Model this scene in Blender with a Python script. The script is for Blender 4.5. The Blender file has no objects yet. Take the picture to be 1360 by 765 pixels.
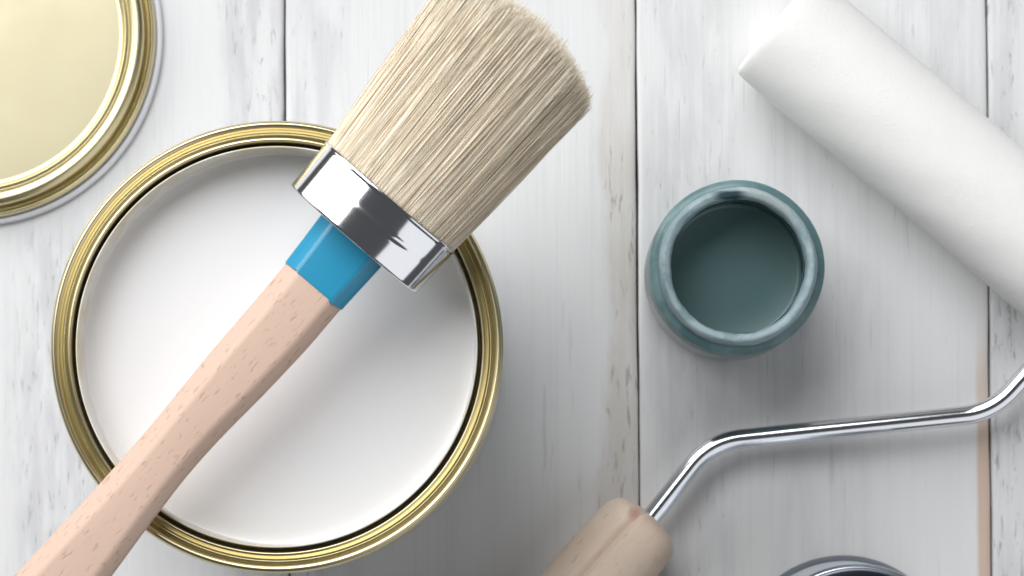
import bpy, bmesh, math, random
import numpy as np
from mathutils import Vector
random.seed(4); rng = np.random.default_rng(7)
scene = bpy.context.scene
C = scene.collection

# ------------------------------------------------------------------ camera
S = 0.00025          # metres per photograph pixel on the table top
H = 1.0              # camera height above the table
NX, NY = 680.0, 680.0   # the point straight below the lens (the photo is the upper part of a larger frame)
cam = bpy.data.cameras.new('camera'); camo = bpy.data.objects.new('camera', cam); C.objects.link(camo)
camo.location = (0, 0, H); camo.rotation_euler = (0, 0, 0)
cam.sensor_width = 36; cam.lens = 36*H/(1360*S); cam.shift_y = (NY-382.5)/1360
cam.clip_start = 0.01; cam.clip_end = 50
cam.dof.use_dof = True; cam.dof.focus_distance = H-0.085; cam.dof.aperture_fstop = 16
scene.camera = camo

# ------------------------------------------------------------------ light: a studio with one big soft window-like lamp, plus added fill lamps
w = bpy.data.worlds.new('World'); scene.world = w; w.use_nodes = True
w.node_tree.nodes['Background'].inputs[0].default_value = (0.90, 0.95, 1.0, 1)
w.node_tree.nodes['Background'].inputs[1].default_value = 0.085
def area(name, loc, target, sx, sy, energy, col):
    l = bpy.data.lights.new(name, 'AREA'); l.shape = 'RECTANGLE'; l.size = sx; l.size_y = sy
    l.energy = energy; l.color = col
    o = bpy.data.objects.new(name, l); C.objects.link(o); o.location = loc
    o.rotation_euler = (Vector(target)-Vector(loc)).to_track_quat('-Z', 'Y').to_euler()
    return o
area('key_softbox', (-0.60, 1.03, 1.12), (0.0, 0.08, 0), 1.65, 1.6, 37.5, (0.985, 0.99, 1.0))
area('left_fill', (-1.25, 0.62, 0.48), (-0.05, 0.08, 0.05), 0.9, 0.8, 5.0, (1.0, 0.99, 0.98))  # added lamp, brightens left-facing sides and the left of the ferrule
area('fill_softbox', (0.95, -0.75, 0.95), (0.0, 0.08, 0), 1.6, 1.6, 7.5, (0.95, 0.97, 1.0))
scene.view_settings.view_transform = 'Standard'; scene.view_settings.look = 'None'
scene.view_settings.gamma = 1; scene.view_settings.exposure = 0.04
scene.view_settings.use_curve_mapping = False
scene.cycles.max_bounces = 10; scene.cycles.sample_clamp_indirect = 2.5; scene.cycles.caustics_reflective = False; scene.cycles.caustics_refractive = False

# ------------------------------------------------------------------ helpers
def W(px, py, z=0.0):
    f = S*(H-z)/H
    return Vector(((px-NX)*f, (NY-py)*f, z))
def K(z): return S*(H-z)/H
def thing(name, label, cat, loc):
    o = bpy.data.objects.new(name, None); o.empty_display_size = 0.02; C.objects.link(o)
    o.location = loc; o['label'] = label; o['category'] = cat
    return o
def mobj(name, V, F, mat, parent=None, sharp=35, uv=None):
    off = np.array(parent.location) if parent is not None and parent.type == 'EMPTY' else np.zeros(3)
    if parent is not None and parent.type != 'EMPTY': off = np.array(parent['_o'])
    V = np.asarray([tuple(v) for v in V], float)-off
    me = bpy.data.meshes.new(name); me.from_pydata(V.tolist(), [], F)
    bm = bmesh.new(); bm.from_mesh(me); bmesh.ops.recalc_face_normals(bm, faces=bm.faces); bm.to_mesh(me); bm.free()
    me.polygons.foreach_set('use_smooth', [True]*len(me.polygons))
    if sharp: me.set_sharp_from_angle(angle=math.radians(sharp))
    if uv is not None:
        l = me.uv_layers.new(name='UVMap')
        for lp in me.loops: l.data[lp.index].uv = uv[lp.vertex_index]
    me.materials.append(mat); me.update()
    o = bpy.data.objects.new(name, me); C.objects.link(o)
    if parent is not None: o.parent = parent
    o['_o'] = tuple(off)
    return o
def lathe(profile, cx, cy, seg=160, wob=None, closed=False):
    """profile: list of (r, z)."""
    V, F = [], []; n = len(profile)
    for i, (r, z) in enumerate(profile):
        for k in range(seg):
            a = 2*math.pi*k/seg
            dr, dz = wob(i, a) if wob else (0, 0)
            V.append((cx+(r+dr)*math.cos(a), cy+(r+dr)*math.sin(a), z+dz))
    for i in range(n if closed else n-1):
        j = (i+1) % n
        for k in range(seg):
            F.append((i*seg+k, i*seg+(k+1) % seg, j*seg+(k+1) % seg, j*seg+k))
    if not closed:
        if profile[0][0] < 1e-5 or True:
            pass
    return V, F
def cap(V, F, ring0, seg):
    F.append(tuple(range(ring0, ring0+seg)))
def smooth_profile(pts, n=6):
    """Catmull-Rom through (r, z) control points."""
    P = [pts[0]]+list(pts)+[pts[-1]]; out = []
    for i in range(1, len(P)-2):
        p0, p1, p2, p3 = [np.array(p, float) for p in P[i-1:i+3]]
        for k in range(n):
            t = k/n
            out.append(tuple(0.5*((2*p1)+(-p0+p2)*t+(2*p0-5*p1+4*p2-p3)*t*t+(-p0+3*p1-3*p2+p3)*t**3)))
    out.append(tuple(pts[-1])); return out
def loft(rings, caps=True):
    n = len(rings[0]); V = [p for r in rings for p in r]; F = []
    for i in range(len(rings)-1):
        for k in range(n):
            F.append((i*n+k, i*n+(k+1) % n, (i+1)*n+(k+1) % n, (i+1)*n+k))
    if caps:
        F.append(tuple(range(n))); F.append(tuple(range((len(rings)-1)*n, len(rings)*n)))
    return V, F
def fillet(pts, rad, n=10):
    pts = [Vector(p) for p in pts]; out = [pts[0]]
    for a, b, c in zip(pts, pts[1:], pts[2:]):
        u = (a-b); v = (c-b); d = min(rad, u.length*0.48, v.length*0.48)
        p, q = b+u.normalized()*d, b+v.normalized()*d
        for k in range(n+1):
            t = k/n; out.append(p*(1-t)**2+b*2*t*(1-t)+q*t*t)
    out.append(pts[-1]); return out
def tube(path, r, seg=20):
    rings = []; up = Vector((0, 0, 1))
    for i, p in enumerate(path):
        d = (path[min(i+1, len(path)-1)]-path[max(i-1, 0)]).normalized()
        x = d.cross(up).normalized(); y = x.cross(d)
        rings.append([p+(x*math.cos(2*math.pi*k/seg)+y*math.sin(2*math.pi*k/seg))*r for k in range(seg)])
    return loft(rings)

# ------------------------------------------------------------------ material helpers
class NT:
    def __init__(s, name):
        s.m = bpy.data.materials.new(name); s.m.use_nodes = True; s.t = s.m.node_tree
        s.b = s.t.nodes['Principled BSDF']
    def n(s, typ, **kw):
        x = s.t.nodes.new(typ)
        for k, v in kw.items(): setattr(x, k, v)
        return x
    def put(s, sock, v):
        if isinstance(v, bpy.types.NodeSocket): s.t.links.new(v, sock)
        else: sock.default_value = v
    def set(s, **kw):
        for k, v in kw.items(): s.put(s.b.inputs[k.replace('_', ' ')], v)
        return s
    def coord(s, out='Object', scale=(1, 1, 1), loc=(0, 0, 0), rot=(0, 0, 0)):
        c = s.n('ShaderNodeTexCoord').outputs[out]; mp = s.n('ShaderNodeMapping')
        s.put(mp.inputs[0], c); mp.inputs['Scale'].default_value = scale
        mp.inputs['Location'].default_value = loc; mp.inputs['Rotation'].default_value = rot
        return mp.outputs[0]
    def noise(s, vec, scale=1, detail=3, rough=0.55, dist=0):
        x = s.n('ShaderNodeTexNoise'); s.put(x.inputs['Vector'], vec)
        for k, v in (('Scale', scale), ('Detail', detail), ('Roughness', rough), ('Distortion', dist)): x.inputs[k].default_value = v
        return x.outputs[0]
    def math(s, op, a, b=0.0, c=0.0):
        x = s.n('ShaderNodeMath', operation=op)
        s.put(x.inputs[0], a); s.put(x.inputs[1], b)
        if len(x.inputs) > 2: s.put(x.inputs[2], c)
        return x.outputs[0]
    def rng(s, v, a, b, c=0.0, d=1.0):
        x = s.n('ShaderNodeMapRange', interpolation_type='SMOOTHSTEP'); s.put(x.inputs[0], v)
        for i, q in enumerate((a, b, c, d)): x.inputs[i+1].default_value = q
        return x.outputs[0]
    def mix(s, f, a, b):
        x = s.n('ShaderNodeMix', data_type='RGBA'); s.put(x.inputs[0], f)
        for sock, v in ((x.inputs[6], a), (x.inputs[7], b)):
            s.put(sock, v if isinstance(v, bpy.types.NodeSocket) else (*v, 1) if len(v) == 3 else v)
        return x.outputs[2]
    def bump(s, h, strength, dist=0.001, normal=None):
        x = s.n('ShaderNodeBump'); x.inputs['Strength'].default_value = strength; x.inputs['Distance'].default_value = dist
        s.put(x.inputs['Height'], h)
        if normal is not None: s.put(x.inputs['Normal'], normal)
        return x.outputs[0]
    def sep(s, v):
        x = s.n('ShaderNodeSeparateXYZ'); s.put(x.inputs[0], v); return x.outputs

def metal(name, col, rough, var=0.0, aniso=0):
    m = NT(name); c = m.coord('Object')
    nz = m.noise(c, 25, 3); m.set(Metallic=1.0)
    m.set(Base_Color=m.mix(nz, [x*(1-var) for x in col], [min(1, x*(1+var)) for x in col]))
    m.set(Roughness=m.rng(m.noise(c, 60, 3), 0.3, 0.7, rough*0.94, rough*1.06))
    return m

# ------------------------------------------------------------------ the table top: painted planks
def plank_material(name, seed, strips):
    """strips: (x centre, half width, softness, y from, y to, amount, tone) in plank metres; tone = what the worn paint lets through"""
    m = NT(name)
    o = m.coord('Object', loc=(seed*3.1, seed*1.7, 0))
    raw = m.coord('Object'); X, Y, _ = m.sep(raw)
    grain = m.noise(m.coord('Object', (520, 9, 1), (seed*7, seed*3, 0)), 1, 5, 0.6)
    grain2 = m.noise(m.coord('Object', (1500, 30, 1), (seed*2, seed, 0)), 1, 3, 0.6)
    cloud = m.noise(m.coord('Object', (40, 9, 1), (seed, seed, 0)), 1, 4, 0.6)
    fleck = m.noise(m.coord('Object', (620, 105, 1), (seed*5, seed*9, 0)), 1, 3, 0.62, 0.4)
    dash = m.noise(m.coord('Object', (420, 26, 1), (seed*4, seed*6, 0)), 1, 2, 0.5)
    white = m.mix(cloud, (0.68, 0.682, 0.68), (0.78, 0.78, 0.777))
    col = m.mix(m.rng(grain, 0.48, 0.74, 0, 0.25), white, (0.53, 0.535, 0.55))
    # hairline cracks in the paint
    crack = m.math('MULTIPLY', m.rng(dash, 0.655, 0.70), m.rng(cloud, 0.38, 0.60))
    col = m.mix(m.math('MULTIPLY', crack, 0.24), col, (0.34, 0.33, 0.33))
    hgt = m.math('MULTIPLY', grain, 0.6)
    hgt = m.math('SUBTRACT', hgt, m.math('MULTIPLY', crack, 0.5))
    wobble = m.math('MULTIPLY', m.math('SUBTRACT', m.noise(m.coord('Object', (60, 24, 1), (seed*8, 0, 0)), 1, 4), 0.5), 0.016)
    xx = m.math('ADD', X, wobble)
    for (xc, hw, soft, y0, y1, amt, tone) in strips:
        d = m.math('ABSOLUTE', m.math('SUBTRACT', m.math('ADD', X, m.math('MULTIPLY', wobble, 0.12)) if tone == 'tan' else xx, xc))
        k = m.rng(d, hw, hw+soft, 1, 0)
        k = m.math('MULTIPLY', k, m.rng(Y, y0-0.012, y0+0.012)); k = m.math('MULTIPLY', k, m.rng(Y, y1-(0.045 if tone == 'tan' else 0.012), y1+0.012, 1, 0))
        if tone == 'tan':
            kk = m.math('MULTIPLY', k, amt)
            wood = m.mix(grain, (0.62, 0.44, 0.31), (0.50, 0.33, 0.22))
            col = m.mix(kk, col, wood)
        else:
            base, dark = ((0.60, 0.57, 0.53), (0.30, 0.27, 0.24)) if tone == 'beige' else ((0.56, 0.56, 0.57), (0.27, 0.27, 0.28))
            th = 0.655-0.10*amt
            patch = m.math('MULTIPLY', k, m.rng(m.noise(m.coord('Object', (170, 28, 1), (seed*2, seed*5, 0)), 1, 4), 0.36, 0.62, 0.55 if tone == 'beige' else 0.12, 0.55 if tone == 'speck' else 0.95))
            col = m.mix(m.math('MULTIPLY', patch, amt), col, base)
            spot = m.math('MULTIPLY', k, m.rng(fleck, th, th+0.16))
            col = m.mix(m.math('MULTIPLY', spot, 0.62*amt), col, dark)
            hgt = m.math('SUBTRACT', hgt, m.math('MULTIPLY', spot, 0.6))
    nb = m.bump(hgt, 0.35, 0.0006); nb = m.bump(grain2, 0.12, 0.0003, nb)
    m.set(Base_Color=col, Roughness=m.rng(cloud, 0.3, 0.7, 0.42, 0.58), Normal=nb)
    m.b.inputs['Specular IOR Level'].default_value = 0.35
    return m.m
PW = 0.11665
seam0 = (380.5-NX)*S
tc = Vector((0, (NY-382.5)*S, 0))
und = NT('dark underside board'); und.set(Base_Color=(0.36, 0.33, 0.31, 1), Roughness=0.9)
me = bpy.data.meshes.new('tabletop'); bm = bmesh.new(); bmesh.ops.create_cube(bm, size=1)
for v in bm.verts: v.co = Vector((v.co.x*0.85, v.co.y*0.66, -0.024+v.co.z*0.012))
bm.to_mesh(me); bm.free(); me.materials.append(und.m)
table = bpy.data.objects.new('tabletop', me); C.objects.link(table); table['kind'] = 'structure'
table['label'] = 'white painted worn wooden plank table top'
table.location = tc; table.rotation_euler = (0, 0, 0.0085)
hp = PW/2
yw = lambda py: (382.5-py)*S       # plank y of a photo row
strips = {
 -2: [(0.03, 0.02, 0.02, -0.4, 0.4, 0.6, 'grey')],
 -1: [(-0.018, 0.008, 0.012, -0.30, yw(300), 0.85, 'grey'), (hp-0.008, 0.006, 0.010, -0.3, 0.4, 0.9, 'grey')],
  0: [(-hp+0.008, 0.007, 0.012, -0.3, 0.4, 0.62, 'grey'), (hp-0.0050, 0.0045, 0.0045, -0.3, 0.045, 1.0, 'beige'), (hp-0.0045, 0.004, 0.005, 0.03, 0.4, 0.65, 'beige')],
  1: [(-hp+0.018, 0.009, 0.012, -0.3, 0.4, 0.55, 'grey'), (0.004, 0.010, 0.014, -0.3, 0.4, 0.30, 'grey'), (hp-0.016, 0.006, 0.016, 0.02, 0.4, 0.45, 'grey'), (hp-0.0022, 0.0014, 0.0016, -0.3, yw(425), 0.75, 'tan')],
  2: [(-hp+0.0045, 0.0028, 0.003, -0.02, 0.4, 1.0, 'speck'), (-hp+0.007, 0.010, 0.006, -0.3, yw(400), 1.05, 'speck')],
  3: [(-hp+0.01, 0.006, 0.012, -0.3, 0.4, 0.6, 'grey')],
}
for k in range(-2, 4):
    rs = np.random.default_rng(40+k)
    hw = hp-0.00034; L = 0.32; nx, ny = 26, 130
    ph = rs.random(8)*6.28
    def wig(y, s): return 0.00022*math.sin(y*37+ph[s])+0.00016*math.sin(y*93+ph[s+1])+0.00010*math.sin(y*211+ph[s+2])
    xs = [-hw, -hw, -hw+0.0002, -hw+0.0006, -hw+0.002]+[(-1+2*i/(nx-1))*(hw-0.004) for i in range(nx)]+[hw-0.002, hw-0.0006, hw-0.0002, hw, hw]
    zs = [-0.018, -0.0008, -0.0003, -0.00005, 0]+[0]*nx+[0, -0.00005, -0.0003, -0.0008, -0.018]
    rings = []
    for j in range(ny):
        y = -L+2*L*j/(ny-1)
        row = []
        for i, (x, z) in enumerate(zip(xs, zs)):
            e = abs(x)/hw
            dx = 0.5*wig(y, 0 if x < 0 else 4)*max(0, e-0.9)*10
            dz = (0.00006*math.sin(x*160+ph[3]+y*9)+0.00005*math.sin(y*23+ph[5]+x*60))*(e < 0.96)-0.00006
            row.append((x+dx, y, z+min(dz, 0)))
        rings.append(row)
    V, F = loft(rings, True)
    p = mobj('plank', V, F, plank_material('white painted plank', k+3.3, strips[k]), None, 40)
    p.parent = table; p.location = (seam0-PW/2+PW*(k+1)-tc.x, 0, 0)

# ------------------------------------------------------------------ shared materials
gold = metal('gold lacquered tin', (0.66, 0.58, 0.355), 0.30, 0.03)
goldflat = metal('pale gold brushed tin', (0.55, 0.50, 0.345), 0.50, 0.01)
chrome = metal('polished steel', (0.80, 0.80, 0.82), 0.11, 0.02)
steel = metal('bright steel rod', (0.72, 0.73, 0.76), 0.12, 0.04)
def paint_mat(name, col, rough, rip=0.15):
    m = NT(name); c = m.coord('Object')
    m.set(Base_Color=(*col, 1), Roughness=rough, Normal=m.bump(m.noise(c, 28, 2), rip, 0.002))
    return m.m
white_paint = paint_mat('wet white paint', (0.93, 0.93, 0.935), 0.25, 0.06)

# ------------------------------------------------------------------ paint can
hz = 0.100
cc = W(367, 460.5, hz); k = K(hz)
can = thing('paint_can', 'open gold rimmed paint can full of white paint under the paintbrush', 'paint can', (cc.x, cc.y, 0))
R = lambda px: px*k
rb = R(301)-0.0024
V, F = lathe([(rb-0.001, 0.0005), (rb+0.0012, 0), (rb+0.0016, 0.0015), (rb+0.0012, 0.003), (rb, 0.0042), (rb, 0.050), (rb, hz-0.009), (rb+0.0006, hz-0.0065)], cc.x, cc.y, 180)
cap(V, F, 0, 180)
tin = NT('white lacquered tin side'); tin.set(Base_Color=(0.62, 0.62, 0.62, 1), Roughness=0.5)
mobj('can_body', V, F, tin.m, can)
prof = smooth_profile([(R(296), hz-0.0075), (R(301), hz-0.0055), (R(301.5), hz-0.0025), (R(299), hz-0.0006), (R(295.5), hz), (R(291), hz-0.0006), (R(287), hz-0.0022),
    (R(284), hz-0.0026), (R(281.5), hz-0.0018), (R(278), hz-0.0008), (R(275), hz-0.0005), (R(273), hz-0.0011), (R(271.6), hz-0.003), (R(271.2), hz-0.0085), (R(269.7), hz-0.0095), (R(268.4), hz-0.0084), (R(268.0), hz-0.003)], 5)
V, F = lathe(prof, cc.x, cc.y, 220)
mobj('rim', V, F, gold.m, can, 60)
cream = NT('cream lacquered lip smeared with white paint'); c = cream.coord('Object')
cream.set(Base_Color=cream.mix(cream.rng(cream.noise(c, 60, 4), 0.42, 0.58), (0.80, 0.79, 0.75), (0.70, 0.65, 0.50)), Roughness=0.3)
zp = hz-0.0145
V, F = lathe(smooth_profile([(R(268.0), hz-0.003), (R(267.4), hz-0.0014), (R(266), hz-0.0010), (R(264.4), hz-0.0014), (R(263.8), hz-0.003), (R(263.8), zp+0.002), (R(264), zp-0.004)], 5), cc.x, cc.y, 220)
mobj('inner_lip', V, F, cream.m, can, 60)
# paint with a meniscus
prof = [(R(263.8), zp+0.0012), (R(262.4), zp+0.0004), (R(259), zp+0.0001), (R(245), zp), (R(200), zp), (R(120), zp), (R(40), zp), (R(3), zp)]
V, F = lathe(prof, cc.x, cc.y, 200); cap(V, F, 7*200, 200)
mobj('paint', V, F, white_paint, can)

# ------------------------------------------------------------------ lid of the can
lz = 0.009
lc = W(-43, 42, lz); k2 = K(lz); Q = lambda px: px*k2
lid = thing('can_lid', 'pale gold round paint can lid lying flat in the upper left corner', 'lid', (lc.x, lc.y, 0))
panel = [(0.0004, lz-0.0030), (Q(60), lz-0.0030), (Q(120), lz-0.0031), (Q(180), lz-0.0032), (Q(200), lz-0.0033)]
V, F = lathe(panel, lc.x, lc.y, 220); cap(V, F, 0, 220)
mobj('panel', V, F, goldflat.m, lid)
prof = smooth_profile([(Q(200), lz-0.0033), (Q(205), lz-0.0030), (Q(208), lz-0.0012), (Q(210.5), lz-0.0010), (Q(213), lz-0.0016), (Q(215), lz-0.0013), (Q(219), lz-0.0004), (Q(225), lz), (Q(230), lz-0.0003), (Q(233.5), lz-0.0014),
    (Q(235.8), lz-0.0040), (Q(238.3), lz-0.0052), (Q(240.5), lz-0.0046), (Q(243), lz-0.0038), (Q(246), lz-0.0046), (Q(247.5), lz-0.0062), (Q(246), lz-0.0075)], 5)
V, F = lathe(prof, lc.x, lc.y, 240)
mobj('bead_ring', V, F, gold.m, lid, 70)
lip_white = NT('glossy white lip'); lip_white.set(Base_Color=(0.80, 0.80, 0.82, 1), Roughness=0.18)  # pale glossy ring around the edge of the lid
V, F = lathe(smooth_profile([(Q(243), lz-0.0072), (Q(249), lz-0.0066), (Q(253.5), lz-0.0066), (Q(255.5), lz-0.0074), (Q(255), lz-0.0086), (Q(250), 0.0004)], 5), lc.x, lc.y, 220)
mobj('outer_lip', V, F, lip_white.m, lid, 70)

# ------------------------------------------------------------------ paintbrush
A = Vector((0.655, -0.756)); A.normalize(); Nn = Vector((-A.y, A.x))     # image directions: along, across
O2 = Vector((470, 318))
slope = 0.0780
def zax(s): return 0.1078+slope*(s+420)*0.00022
def bpt(s, t, z): p = O2+A*s+Nn*t; return W(p.x, p.y, z)
NW = Vector((Nn.x, -Nn.y, 0)); AW = Vector((A.x, -A.y, slope)).normalized(); UW = AW.cross(NW); UW = UW if UW.z > 0 else -UW
base = bpt(-100, 0, hz)
brush = thing('paintbrush', 'paintbrush with beech handle, blue band and pale bristles lying across the can', 'paintbrush', base)
def round_poly(corners, r, n=4):
    out = []; m = len(corners)
    for i in range(m):
        a, b, c = (Vector(corners[i-1]), Vector(corners[i]), Vector(corners[(i+1) % m]))
        u, v = (a-b), (c-b); d = min(r, u.length*0.45, v.length*0.45)
        p, q = b+u.normalized()*d, b+v.normalized()*d
        for j in range(n+1):
            t = j/n; out.append(p*(1-t)**2+b*2*t*(1-t)+q*t*t)
    return out
def hsec(s, l, r, h, cl, cr, grow=0.0, rad=0.0012):
    """octagon section: left/right extents l, r (photo px), half thickness h, chamfer widths (px)"""
    z = zax(s); kk = K(z); cdrop = 0.0042
    x0, x1 = -l*kk-grow, r*kk+grow; a, b = cl*kk, cr*kk; h = h+grow
    cs = [(x0, -h+cdrop), (x0, h-cdrop*1.15), (x0+a, h), (x1-b, h), (x1, h-cdrop*0.8), (x1-0.0020, -h+cdrop), (x1-b, -h), (x0+a, -h)]
    Cn = bpt(s, 0, z)
    pts = round_poly(cs, rad)
    return [Cn+NW*p.x+UW*p.y for p in pts], [(p.x, s*0.00022) for p in pts]
def lerp(x, tab): return np.interp(x, [a for a, _ in tab], [b for _, b in tab])
def smooth_tab(tab, n=200):
    xs = np.linspace(tab[0][0], tab[-1][0], n); ys = np.interp(xs, [a for a, _ in tab], [b for _, b in tab])
    kern = np.hanning(21); kern /= kern.sum(); yp = np.pad(ys, 10, mode='edge'); return list(zip(xs, np.convolve(yp, kern, 'valid')))
Lt = smooth_tab([(-850, 20), (-835, 36), (-800, 46), (-740, 50), (-629, 47.5), (-559, 45), (-478, 42), (-373, 41), (-300, 43), (-230, 45), (-150, 45), (-85, 46), (20, 53)])
Rt = smooth_tab([(-850, 20), (-835, 38), (-800, 50), (-740, 56), (-629, 56), (-546, 52.5), (-471, 46), (-394, 41), (-350, 40.5), (-309, 42), (-231, 47.5), (-148, 51), (-80, 50), (20, 53)])
beech = NT('beech wood')
u = beech.coord('UV', (1, 1, 1))
fl = beech.noise(beech.coord('UV', (1150, 230, 1), rot=(0, 0, 0.05)), 1, 2, 0.5, 0.3)
ring_ = beech.noise(beech.coord('UV', (140, 8, 1)), 1, 4, 0.6, 0.6)
flm = beech.rng(fl, 0.60, 0.69)
bcol = beech.mix(ring_, (0.71, 0.515, 0.405), (0.645, 0.45, 0.35))
bcol = beech.mix(beech.rng(beech.noise(beech.coord('UV', (2200, 60, 1)), 1, 2), 0.5, 0.8, 0, 0.25), bcol, (0.78, 0.60, 0.47))
bcol = beech.mix(beech.math('MULTIPLY', flm, 0.55), bcol, (0.42, 0.26, 0.19))
beech.set(Base_Color=bcol, Roughness=0.55, Normal=beech.bump(beech.math('SUBTRACT', beech.math('MULTIPLY', ring_, 0.3), flm), 0.16, 0.0004))
rings, uvs = [], []
for s in np.linspace(-850, -60, 90):
    h = 0.0078 if s > -780 else 0.0078*math.sqrt(max(0.25, 1-((-780-s)/75)**2))
    h -= 0.0008*math.exp(-((s+385)/90)**2)
    r, q = hsec(s, lerp(s, Lt), lerp(s, Rt), h, 23, 17); rings.append(r); uvs += q
V, F = loft(rings); mobj('handle', V, F, beech.m, brush, 50, uvs)
blue = NT('glossy blue lacquer'); c = blue.coord('Object')
blue.set(Base_Color=blue.mix(blue.noise(c, 60, 3), (0.022, 0.28, 0.47), (0.030, 0.315, 0.51)), Roughness=0.28, Normal=blue.bump(blue.noise(c, 700, 3), 0.05, 0.0003))
rings = []
for s in [-81.5, -80.8, -79.9]+list(np.linspace(-77, 12, 12)):
    g = -0.0004 if s < -81 else (0.0001 if s < -80 else 0.00035)
    rings.append(hsec(s, lerp(s, Lt), lerp(s, Rt), 0.0078, 21, 17, g, 0.0010)[0])
for q in range(4):
    rings[q] = [p+AW*(0.00030*math.sin(i*0.55+1)+0.00022*math.sin(i*1.31)) for i, p in enumerate(rings[q])]
V, F = loft(rings); mobj('painted_band', V, F, blue.m, brush, 50)
# ferrule
def sup(s, wl, hh, n=120, e=2.05, extra=None):
    z = zax(s); kk = K(z); Cn = bpt(s, 0, z); out = []
    for j in range(n):
        a = 2*math.pi*j/n; ca, sa = math.cos(a), math.sin(a)
        x = math.copysign(abs(ca)**(2/e), ca)*wl*kk; y = math.copysign(abs(sa)**(2/e), sa)*hh
        g = extra(s, a) if extra else 0
        out.append(Cn+NW*(x+g*ca)+UW*(y+g*sa))
    return out
FH = 0.0175
def crimp(s, a):
    g = 0.00050*math.exp(-((s-40-2.5*math.sin(3*a))/4.0)**2)*math.exp(-((a-1.20)/0.38)**2)
    g += 0.00016*math.exp(-((s-40)/5.0)**2)*math.exp(-((a-4.4)/1.2)**2)
    g += 0.00005*math.sin(2*a+0.4)*math.sin(s*0.06)
    return g
rings = []
for s, w_, hh in [(2.5, 60, 0.0085), (0.5, 90, 0.0130), (-0.5, 106, FH-0.0012), (0.2, 109.2, FH-0.0003), (2, 110.2, FH), (4, 110.2, FH)]+[(x, 110.0+(x/75)*1.6, FH) for x in np.linspace(6, 69, 34)]+[(71, 112.4, FH+0.0002), (73, 112.8, FH+0.0003), (75, 112.4, FH+0.0001), (75.8, 111, FH-0.0004), (75, 109, FH-0.0009), (60, 108, FH-0.0012)]:
    rings.append(sup(s, w_, hh, extra=crimp if 5 < s < 70 else None))
V, F = loft(rings, True); F.pop()
mobj('ferrule', V, F, chrome.m, brush, 55)
# bristles: one tuft of fine hairs on a solid core
def spine(sv, xt, yt):
    """sv: array of s, xt in -1..1 across, yt in -1..1 up -> world positions"""
    f = np.clip((sv-70)/310, 0, 1.2); f = f**0.85
    wl = 109+16.5*f; hh = 0.0160+0.0036*f
    t = xt*wl-6*f; z = zax(sv)
    px = O2.x+A.x*sv+Nn.x*t; py = O2.y+A.y*sv+Nn.y*t
    kk = S*(H-z)/H
    P = np.stack([(px-NX)*kk, (NY-py)*kk, z], -1)
    return P+np.array(UW)*(yt*hh)[..., None]
NH, NS, NR = 22000, 7, 3
ncl = 900
cl_a = rng.random(ncl)*2*math.pi; cl_t = rng.normal(0, 1, ncl); cl_len = rng.normal(0, 1, ncl); cl_off = rng.normal(0, 1, (ncl, 2))
cid = rng.integers(0, ncl, NH)
ang = cl_a[cid]+rng.normal(0, 0.016, NH); rho = 1-np.abs(rng.normal(0, 0.10, NH)); inner = rng.random(NH) < 0.35
rho = np.where(inner, np.sqrt(rng.random(NH))*0.98, rho); ang = np.where(inner, rng.random(NH)*2*math.pi, ang)
x0, y0 = rho*np.cos(ang), rho*np.sin(ang)
tipx = x0+np.where(inner, 0, 0.020*cl_off[cid, 0])+rng.normal(0, 0.016, NH); tipy = y0+np.where(inner, 0, 0.03*cl_off[cid, 1])+rng.normal(0, 0.03, NH)
uu = np.clip(np.abs(tipx), 0, 1.1); dome = 43*uu**2.3+16*np.clip(np.abs(tipy), 0, 1.1)**2.5
s_end = 384-dome+rng.normal(0, 5, NH)-np.abs(rng.normal(0, 7, NH))-4*np.abs(cl_len[cid])-np.where(rng.random(NH) < 0.10, rng.random(NH)*60, 0)
stray = rng.random(NH) < 0.006
tipx = np.where(stray, tipx*1.06, tipx); tipy = np.where(stray, tipy*1.10, tipy)
tipx = tipx+np.where(rng.random(NH) < 0.25, rng.normal(0, 0.035, NH), 0); tipy = tipy+np.where(rng.random(NH) < 0.25, rng.normal(0, 0.05, NH), 0)
bow = rng.normal(0, 0.012, (NH, 2))
f = np.linspace(0, 1, NS)
sv = 66+(s_end[:, None]-66)*f
b4 = (f*(1-f)*4)
xt = x0[:, None]+(tipx-x0)[:, None]*f**1.6+bow[:, :1]*b4
yt = y0[:, None]+(tipy-y0)[:, None]*f**1.6+bow[:, 1:]*b4
P = spine(sv, xt, yt)                                    # NH, NS, 3
rad = (0.00011+0.00004*rng.random(NH))[:, None]*np.array([1, 1, 1, 0.97, 0.92, 0.8, 0.30])
az = (rng.random(NH)*6.28)[:, None]+np.arange(NR)*2*math.pi/NR
off = np.cos(az)[..., None]*np.array(NW)+np.sin(az)[..., None]*np.array(UW)      # NH, NR, 3
V = (P[:, :, None, :]+rad[:, :, None, None]*off[:, None, :, :])-np.array(brush.location)
V = V.reshape(-1, 3)
idx = np.arange(NH*NS*NR).reshape(NH, NS, NR); i2 = np.roll(idx, -1, axis=2)
Fq = np.stack([idx[:, :-1], i2[:, :-1], i2[:, 1:], idx[:, 1:]], -1).reshape(-1, 4)
me = bpy.data.meshes.new('bristles')
me.vertices.add(len(V)); me.vertices.foreach_set('co', V.astype(np.float32).ravel())
me.loops.add(Fq.size); me.loops.foreach_set('vertex_index', Fq.astype(np.int32).ravel())
me.polygons.add(len(Fq)); me.polygons.foreach_set('loop_start', np.arange(0, Fq.size, 4, dtype=np.int32))
me.polygons.foreach_set('use_smooth', np.ones(len(Fq), dtype=bool))
me.update(calc_edges=True)
tint = np.clip(0.60+0.13*np.where(inner, 0, cl_t[cid])+rng.normal(0, 0.16, NH), 0, 1)
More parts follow.
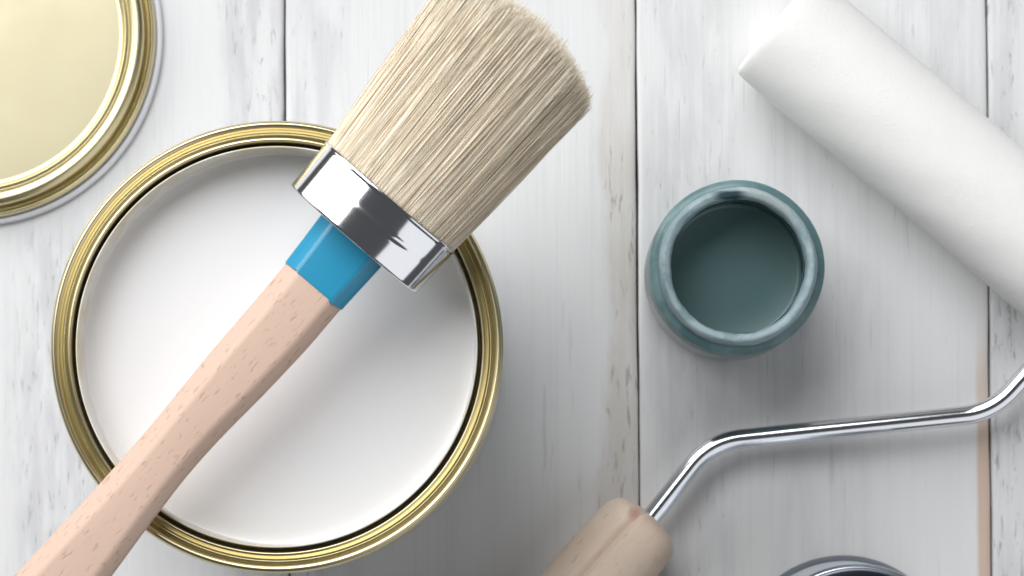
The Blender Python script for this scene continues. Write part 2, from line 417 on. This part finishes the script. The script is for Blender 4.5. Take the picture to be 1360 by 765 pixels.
at = me.attributes.new('tint', 'FLOAT', 'POINT'); at.data.foreach_set('value', np.repeat(np.clip(tint[:, None]+0.22*f[None, :]**3, 0, 1).ravel(), NR).astype(np.float32))
hair = NT('natural hog bristle'); ta = hair.n('ShaderNodeAttribute', attribute_name='tint').outputs['Fac']
hcol = hair.mix(hair.rng(ta, 0.05, 0.5), (0.69, 0.545, 0.38), (0.93, 0.81, 0.63))
hcol = hair.mix(hair.rng(ta, 0.5, 1.0), hcol, (0.97, 0.90, 0.76))
hair.set(Base_Color=hcol, Roughness=0.5); hair.b.inputs['Specular IOR Level'].default_value = 0.3
me.materials.append(hair.m)
bo = bpy.data.objects.new('bristles', me); C.objects.link(bo); bo.parent = brush; bo['kind'] = 'stuff'
core = NT('bristle core'); core.set(Base_Color=(0.88, 0.77, 0.61, 1), Roughness=0.9)
rings = []
for s in np.linspace(62, 335, 14):
    a = np.linspace(0, 2*math.pi, 48, endpoint=False); q = 0.90 if s < 300 else 0.90-0.25*(s-300)/35
    rings.append([Vector(p) for p in spine(np.full(48, s), q*np.cos(a), q*np.sin(a))])
V, F = loft(rings); mobj('bristle_core', V, F, core.m, brush, 60)

# ------------------------------------------------------------------ small jar of teal paint
jh = 0.052
jc = W(981, 353, jh); kj = K(jh); J = lambda px: px*kj
jar = thing('paint_jar', 'small open glass jar of dark teal paint with a smeared rim', 'jar', (jc.x, jc.y, 0))
teal = NT('dried teal paint on glass'); c = teal.coord('Object')
n1 = teal.noise(c, 70, 4, 0.6); 
tcol = teal.mix(teal.rng(n1, 0.38, 0.62), (0.10, 0.19, 0.20), (0.18, 0.285, 0.295))
teal.set(Base_Color=tcol, Roughness=0.32, Normal=teal.bump(n1, 0.25, 0.001))
rimm = NT('rim smeared with grey blue paint'); c = rimm.coord('Object'); X, Y, Z = rimm.sep(c)
angn = rimm.noise(rimm.coord('Object', (90, 90, 400)), 1, 5, 0.65, 0.8)
rcol = rimm.mix(rimm.rng(angn, 0.40, 0.62), (0.235, 0.335, 0.355), (0.36, 0.46, 0.485))
bare = rimm.math('MULTIPLY', rimm.rng(X, -0.001, 0.001), rimm.rng(rimm.math('ADD', Y, rimm.math('MULTIPLY', rimm.math('SUBTRACT', angn, 0.5), 0.02)), 0.008, 0.016))
rcol = rimm.mix(rimm.math('MULTIPLY', bare, 0.55), rcol, (0.50, 0.55, 0.56))
smear = rimm.math('MULTIPLY', rimm.rng(rimm.math('ADD', Y, rimm.math('MULTIPLY', rimm.math('SUBTRACT', angn, 0.5), 0.006)), 0.0205, 0.0212, 0, 1), rimm.rng(Y, 0.0232, 0.0240, 1, 0)); smear = rimm.math('MULTIPLY', smear, rimm.rng(rimm.math('ABSOLUTE', rimm.math('ADD', X, 0.003)), 0.002, 0.007, 1, 0))
rcol = rimm.mix(smear, rcol, (0.03, 0.07, 0.08))
rimm.set(Base_Color=rcol, Roughness=rimm.rng(angn, 0.3, 0.7, 0.35, 0.6), Normal=rimm.bump(angn, 0.2, 0.001))
glass = NT('jar glass with paint film'); c = glass.coord('Object')
glass.b.inputs['Specular IOR Level'].default_value = 0.2; glass.set(Base_Color=(0.22, 0.31, 0.32, 1), Roughness=0.2, IOR=1.48); glass.b.inputs['Transmission Weight'].default_value = 0.35
outer = smooth_profile([(J(98), 0.0003), (J(110), 0.0012), (J(116), 0.005), (J(118), 0.012), (J(118), 0.028), (J(117.5), 0.033), (J(113), 0.0375), (J(106), 0.0402)], 6)
V, F = lathe(outer, jc.x, jc.y, 120); cap(V, F, 0, 120)
mobj('jar_body', V, F, glass.m, jar, 60)
# paint film inside the wall, seen through the glass
film = NT('teal paint behind glass'); c = film.coord('Object'); _, _, Z = film.sep(c)
film.set(Base_Color=film.mix(film.noise(c, 50, 3), (0.12, 0.20, 0.21), (0.17, 0.26, 0.27)), Roughness=0.5)
V, F = lathe(smooth_profile([(J(92), 0.0022), (J(108), 0.004), (J(113.5), 0.010), (J(114), 0.028), (J(110), 0.0345), (J(97), 0.0395)], 5), jc.x, jc.y, 100); cap(V, F, 0, 100)
mobj('paint_film', V, F, film.m, jar, 60)
wob = lambda i, a: (0.00010*math.sin(5*a+1)+0.00009*math.sin(9*a+i*0.2)+0.00004*math.sin(23*a+2*math.sin(3*a))+0.00003*math.sin(41*a+i*0.3), 0.00012*math.sin(4*a+2)+0.00002*math.sin(17*a))
V, F = lathe(smooth_profile([(J(106), 0.0400), (J(113), 0.0412), (J(117), 0.0428), (J(117), 0.0446), (J(112), 0.0458), (J(107), 0.0464), (J(105), 0.0478)], 6), jc.x, jc.y, 160, lambda i, a: (0.00008*math.sin(5*a+1), 0.0001*math.sin(4*a+2)))
mobj('neck', V, F, teal.m, jar, 60)
V, F = lathe(smooth_profile([(J(105.5), 0.0470), (J(105.5), 0.0490), (J(104), 0.0508), (J(100.5), jh), (J(96), jh), (J(92), 0.0514), (J(90), 0.0498), (J(89.5), 0.0465)], 6), jc.x, jc.y, 160, wob)
mobj('rim', V, F, rimm.m, jar, 60)
dk = NT('teal painted inner wall'); c = dk.coord('Object')
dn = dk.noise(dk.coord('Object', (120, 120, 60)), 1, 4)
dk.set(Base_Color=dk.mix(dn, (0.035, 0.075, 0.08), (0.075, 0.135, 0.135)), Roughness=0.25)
jz = jh-0.024
V, F = lathe([(J(89), 0.0468), (J(88.6), 0.044), (J(90), 0.040), (J(92), 0.036), (J(93), jz-0.003)], jc.x, jc.y, 140, wob)
mobj('inner_wall', V, F, dk.m, jar, 60)
tp = paint_mat('wet teal paint', (0.115, 0.208, 0.210), 0.30, 0.12)
V, F = lathe([(J(92.8), jz+0.001), (J(91), jz+0.0003), (J(87), jz), (J(50), jz), (J(5), jz)], jc.x, jc.y, 120); cap(V, F, 4*120, 120)
mobj('paint', V, F, tp, jar, 60)

# ------------------------------------------------------------------ paint roller
foam = NT('white foam sleeve'); c = foam.coord('Object')
fn = foam.noise(c, 1400, 3, 0.6); fb = foam.noise(c, 60, 3)
foam.set(Base_Color=foam.mix(fb, (0.86, 0.855, 0.83), (0.89, 0.885, 0.86)), Roughness=0.95, Normal=foam.bump(fn, 0.28, 0.0006, foam.bump(fb, 0.15, 0.002)))
foam.b.inputs['Sheen Weight'].default_value = 0.0; foam.b.inputs['Subsurface Weight'].default_value = 0.25; foam.b.inputs['Subsurface Scale'].default_value = 0.005; foam.b.inputs['Subsurface Radius'].default_value = (1, 1, 1); foam.b.inputs['Sheen Roughness'].default_value = 0.6
foam.b.inputs['Specular IOR Level'].default_value = 0.1
rz = 0.0206; kr = K(rz)
a0 = W(1030, 31, rz); a1 = W(1438, 374.5, rz); ax = (a1-a0).normalized(); sd = ax.cross(Vector((0, 0, 1))).normalized(); up = Vector((0, 0, 1))
RR = 83.5*kr; LL = (a1-a0).length
roller = thing('paint_roller', 'small paint roller with white foam sleeve, bent steel rod and wooden handle', 'paint roller', (a1.x, a1.y, 0))
rings = []
pr = [(0.012, 0.35), (0.0015, 0.40), (0.0002, 0.50), (0.0, 0.80), (0.0002, 0.92), (0.0008, 0.972), (0.0018, 0.992), (0.004, 0.999)]
pr += [(x, 1.0) for x in np.linspace(0.008, LL-0.008, 40)]
pr += [(LL-a, b) for a, b in reversed(pr[:8])]
for x, q in pr:
    ring = []
    for j in range(72):
        t = 2*math.pi*j/72
        rr = RR*q*(1+0.004*math.sin(3*t+x*70)+0.003*math.sin(7*t-x*190))
        ring.append(a0+ax*x+sd*math.cos(t)*rr+up*math.sin(t)*rr)
    rings.append(ring)
V, F = loft(rings, False); mobj('sleeve', V, F, foam.m, roller, 60)
plast = NT('white plastic end cap'); plast.set(Base_Color=(0.75, 0.75, 0.74, 1), Roughness=0.4)
for e, sgn, ln in ((a0, 1, 0.010), (a1, -1, 0.010)):
    rings = []
    for x, q in ((ln, 0.34), (0.0012, 0.34), (0.0006, 0.32), (0.0006, 0.08)):
        rings.append([e+ax*sgn*x+sd*math.cos(2*math.pi*j/40)*RR*q+up*math.sin(2*math.pi*j/40)*RR*q for j in range(40)])
    V, F = loft(rings); mobj('end_cap', V, F, plast.m, roller, 50)
path = fillet([W(858, 696, 0.0145), W(944, 587, 0.0140), W(1318, 548, 0.0120), W(1470, 380, rz), a1+ax*0.004, a1-ax*0.03], 0.0100, 14)
path[-2:] = [path[-2], a1-ax*0.03]
dense = []
for a, b in zip(path, path[1:]):
    m_ = max(1, int((b-a).length/0.003))
    dense += [a.lerp(b, i/m_) for i in range(m_)]
dense.append(path[-1])
V, F = tube(dense, 0.0032, 24); mobj('rod', V, F, steel.m, roller, 50)
# handle
hw_ = NT('pale beech roller handle')
hc = hw_.coord('UV', (420, 16, 1)); hn = hw_.noise(hc, 1, 4, 0.6, 0.5)
hb = hw_.noise(hw_.coord('UV', (90, 60, 1)), 1, 4)
kn = hw_.noise(hw_.coord('UV', (900, 160, 1)), 1, 2)
col = hw_.mix(hn, (0.78, 0.63, 0.50), (0.68, 0.53, 0.41)); col = hw_.mix(hw_.rng(hb, 0.4, 0.7, 0, 0.4), col, (0.83, 0.70, 0.58))
col = hw_.mix(hw_.rng(kn, 0.60, 0.72, 0, 0.28), col, (0.30, 0.19, 0.12))
uvx, uvy, _ = hw_.sep(hw_.coord('UV'))
spot = hw_.math('SQRT', hw_.math('ADD', hw_.math('POWER', hw_.math('SUBTRACT', uvx, -0.0055), 2.0), hw_.math('POWER', hw_.math('MULTIPLY', hw_.math('SUBTRACT', uvy, 0.0035), 0.8), 2.0)))
spot = hw_.math('ADD', spot, hw_.math('MULTIPLY', hw_.math('SUBTRACT', hb, 0.5), 0.004))
col = hw_.mix(hw_.rng(spot, 0.0008, 0.0028, 0.5, 0), col, (0.50, 0.14, 0.11))
hw_.set(Base_Color=col, Roughness=0.5, Normal=hw_.bump(hn, 0.2, 0.0006))
hz0 = 0.0148
h0 = W(866, 686, hz0); hd = Vector((-0.68, -0.733, 0)).normalized(); hs = Vector((0.733, -0.68, 0)).normalized()
rings, uvs = [], []
prof = [(0, 4), (0.4, 16), (2, 28), (5, 38), (10, 47), (18, 53.5), (30, 57), (50, 58.5), (80, 58.5), (120, 57.5), (170, 54), (230, 52), (300, 55), (360, 58), (400, 57), (430, 50), (448, 36), (455, 10)]
for s, r in smooth_profile(prof, 4):
    ring = []
    for j in range(96):
        t = 2*math.pi*j/96; rr = max(r, 1)*K(hz0)
        g = math.exp(-(((t-math.pi/2-0.32+math.pi) % (2*math.pi)-math.pi)/0.09)**2)
        rr -= 0.0016*g*min(1, r/50.)
        ring.append(h0+hd*(s*K(hz0))+hs*math.cos(t)*rr+up*math.sin(t)*rr); uvs.append((math.cos(t)*rr, s*K(hz0)))
    rings.append(ring)
V, F = loft(rings); mobj('handle', V, F, hw_.m, roller, 55, uvs)

# ------------------------------------------------------------------ metal tin at the lower edge
tz = 0.045
b0 = W(1121, 884, 0.004); kb = K(0.004); kt = K(tz)
tin_t = thing('metal_tin', 'small silver tin with dark indigo contents cut off by the bottom edge', 'tin', (b0.x, b0.y, 0))
rbm, rtm = 146*kb, 0.0332
V, F = lathe(smooth_profile([(rbm-0.003, 0.0002), (rbm-0.0002, 0.001), (rbm, 0.003), (rbm-0.0008, 0.005), (rbm-0.0017, 0.0062)], 5), b0.x, b0.y, 140); cap(V, F, 0, 140)
dmetal = metal('dull grey rolled edge', (0.26, 0.29, 0.33), 0.4, 0.05)
mobj('base_edge', V, F, dmetal.m, tin_t, 60)
sil = metal('satin silver tin', (0.76, 0.80, 0.86), 0.5, 0.02)
V, F = lathe(smooth_profile([(rbm-0.0017, 0.0062), (rbm-0.0022, 0.015), (rtm+0.0012, tz-0.006), (rtm+0.0006, tz-0.003)], 6), b0.x, b0.y, 140)
mobj('side', V, F, sil.m, tin_t, 60)
V, F = lathe(smooth_profile([(rtm+0.0006, tz-0.003), (rtm+0.0011, tz-0.0016), (rtm+0.0004, tz-0.0002), (rtm-0.0004, tz), (rtm-0.0012, tz-0.0006), (rtm-0.0014, tz-0.003), (rtm-0.0014, tz-0.012)], 6), b0.x, b0.y, 140)
trim = metal('blue grey rolled rim', (0.52, 0.56, 0.63), 0.3, 0.03); mobj('rim', V, F, trim.m, tin_t, 60)
ind = paint_mat('dark indigo paint', (0.035, 0.035, 0.065), 0.25, 0.1)
V, F = lathe([(rtm-0.0014, tz-0.006), (rtm-0.004, tz-0.0066), (rtm*0.5, tz-0.0066), (0.001, tz-0.0066)], b0.x, b0.y, 120); cap(V, F, 3*120, 120)
mobj('paint', V, F, ind, tin_t, 60)
for o in bpy.data.objects:
    if '_o' in o: del o['_o']
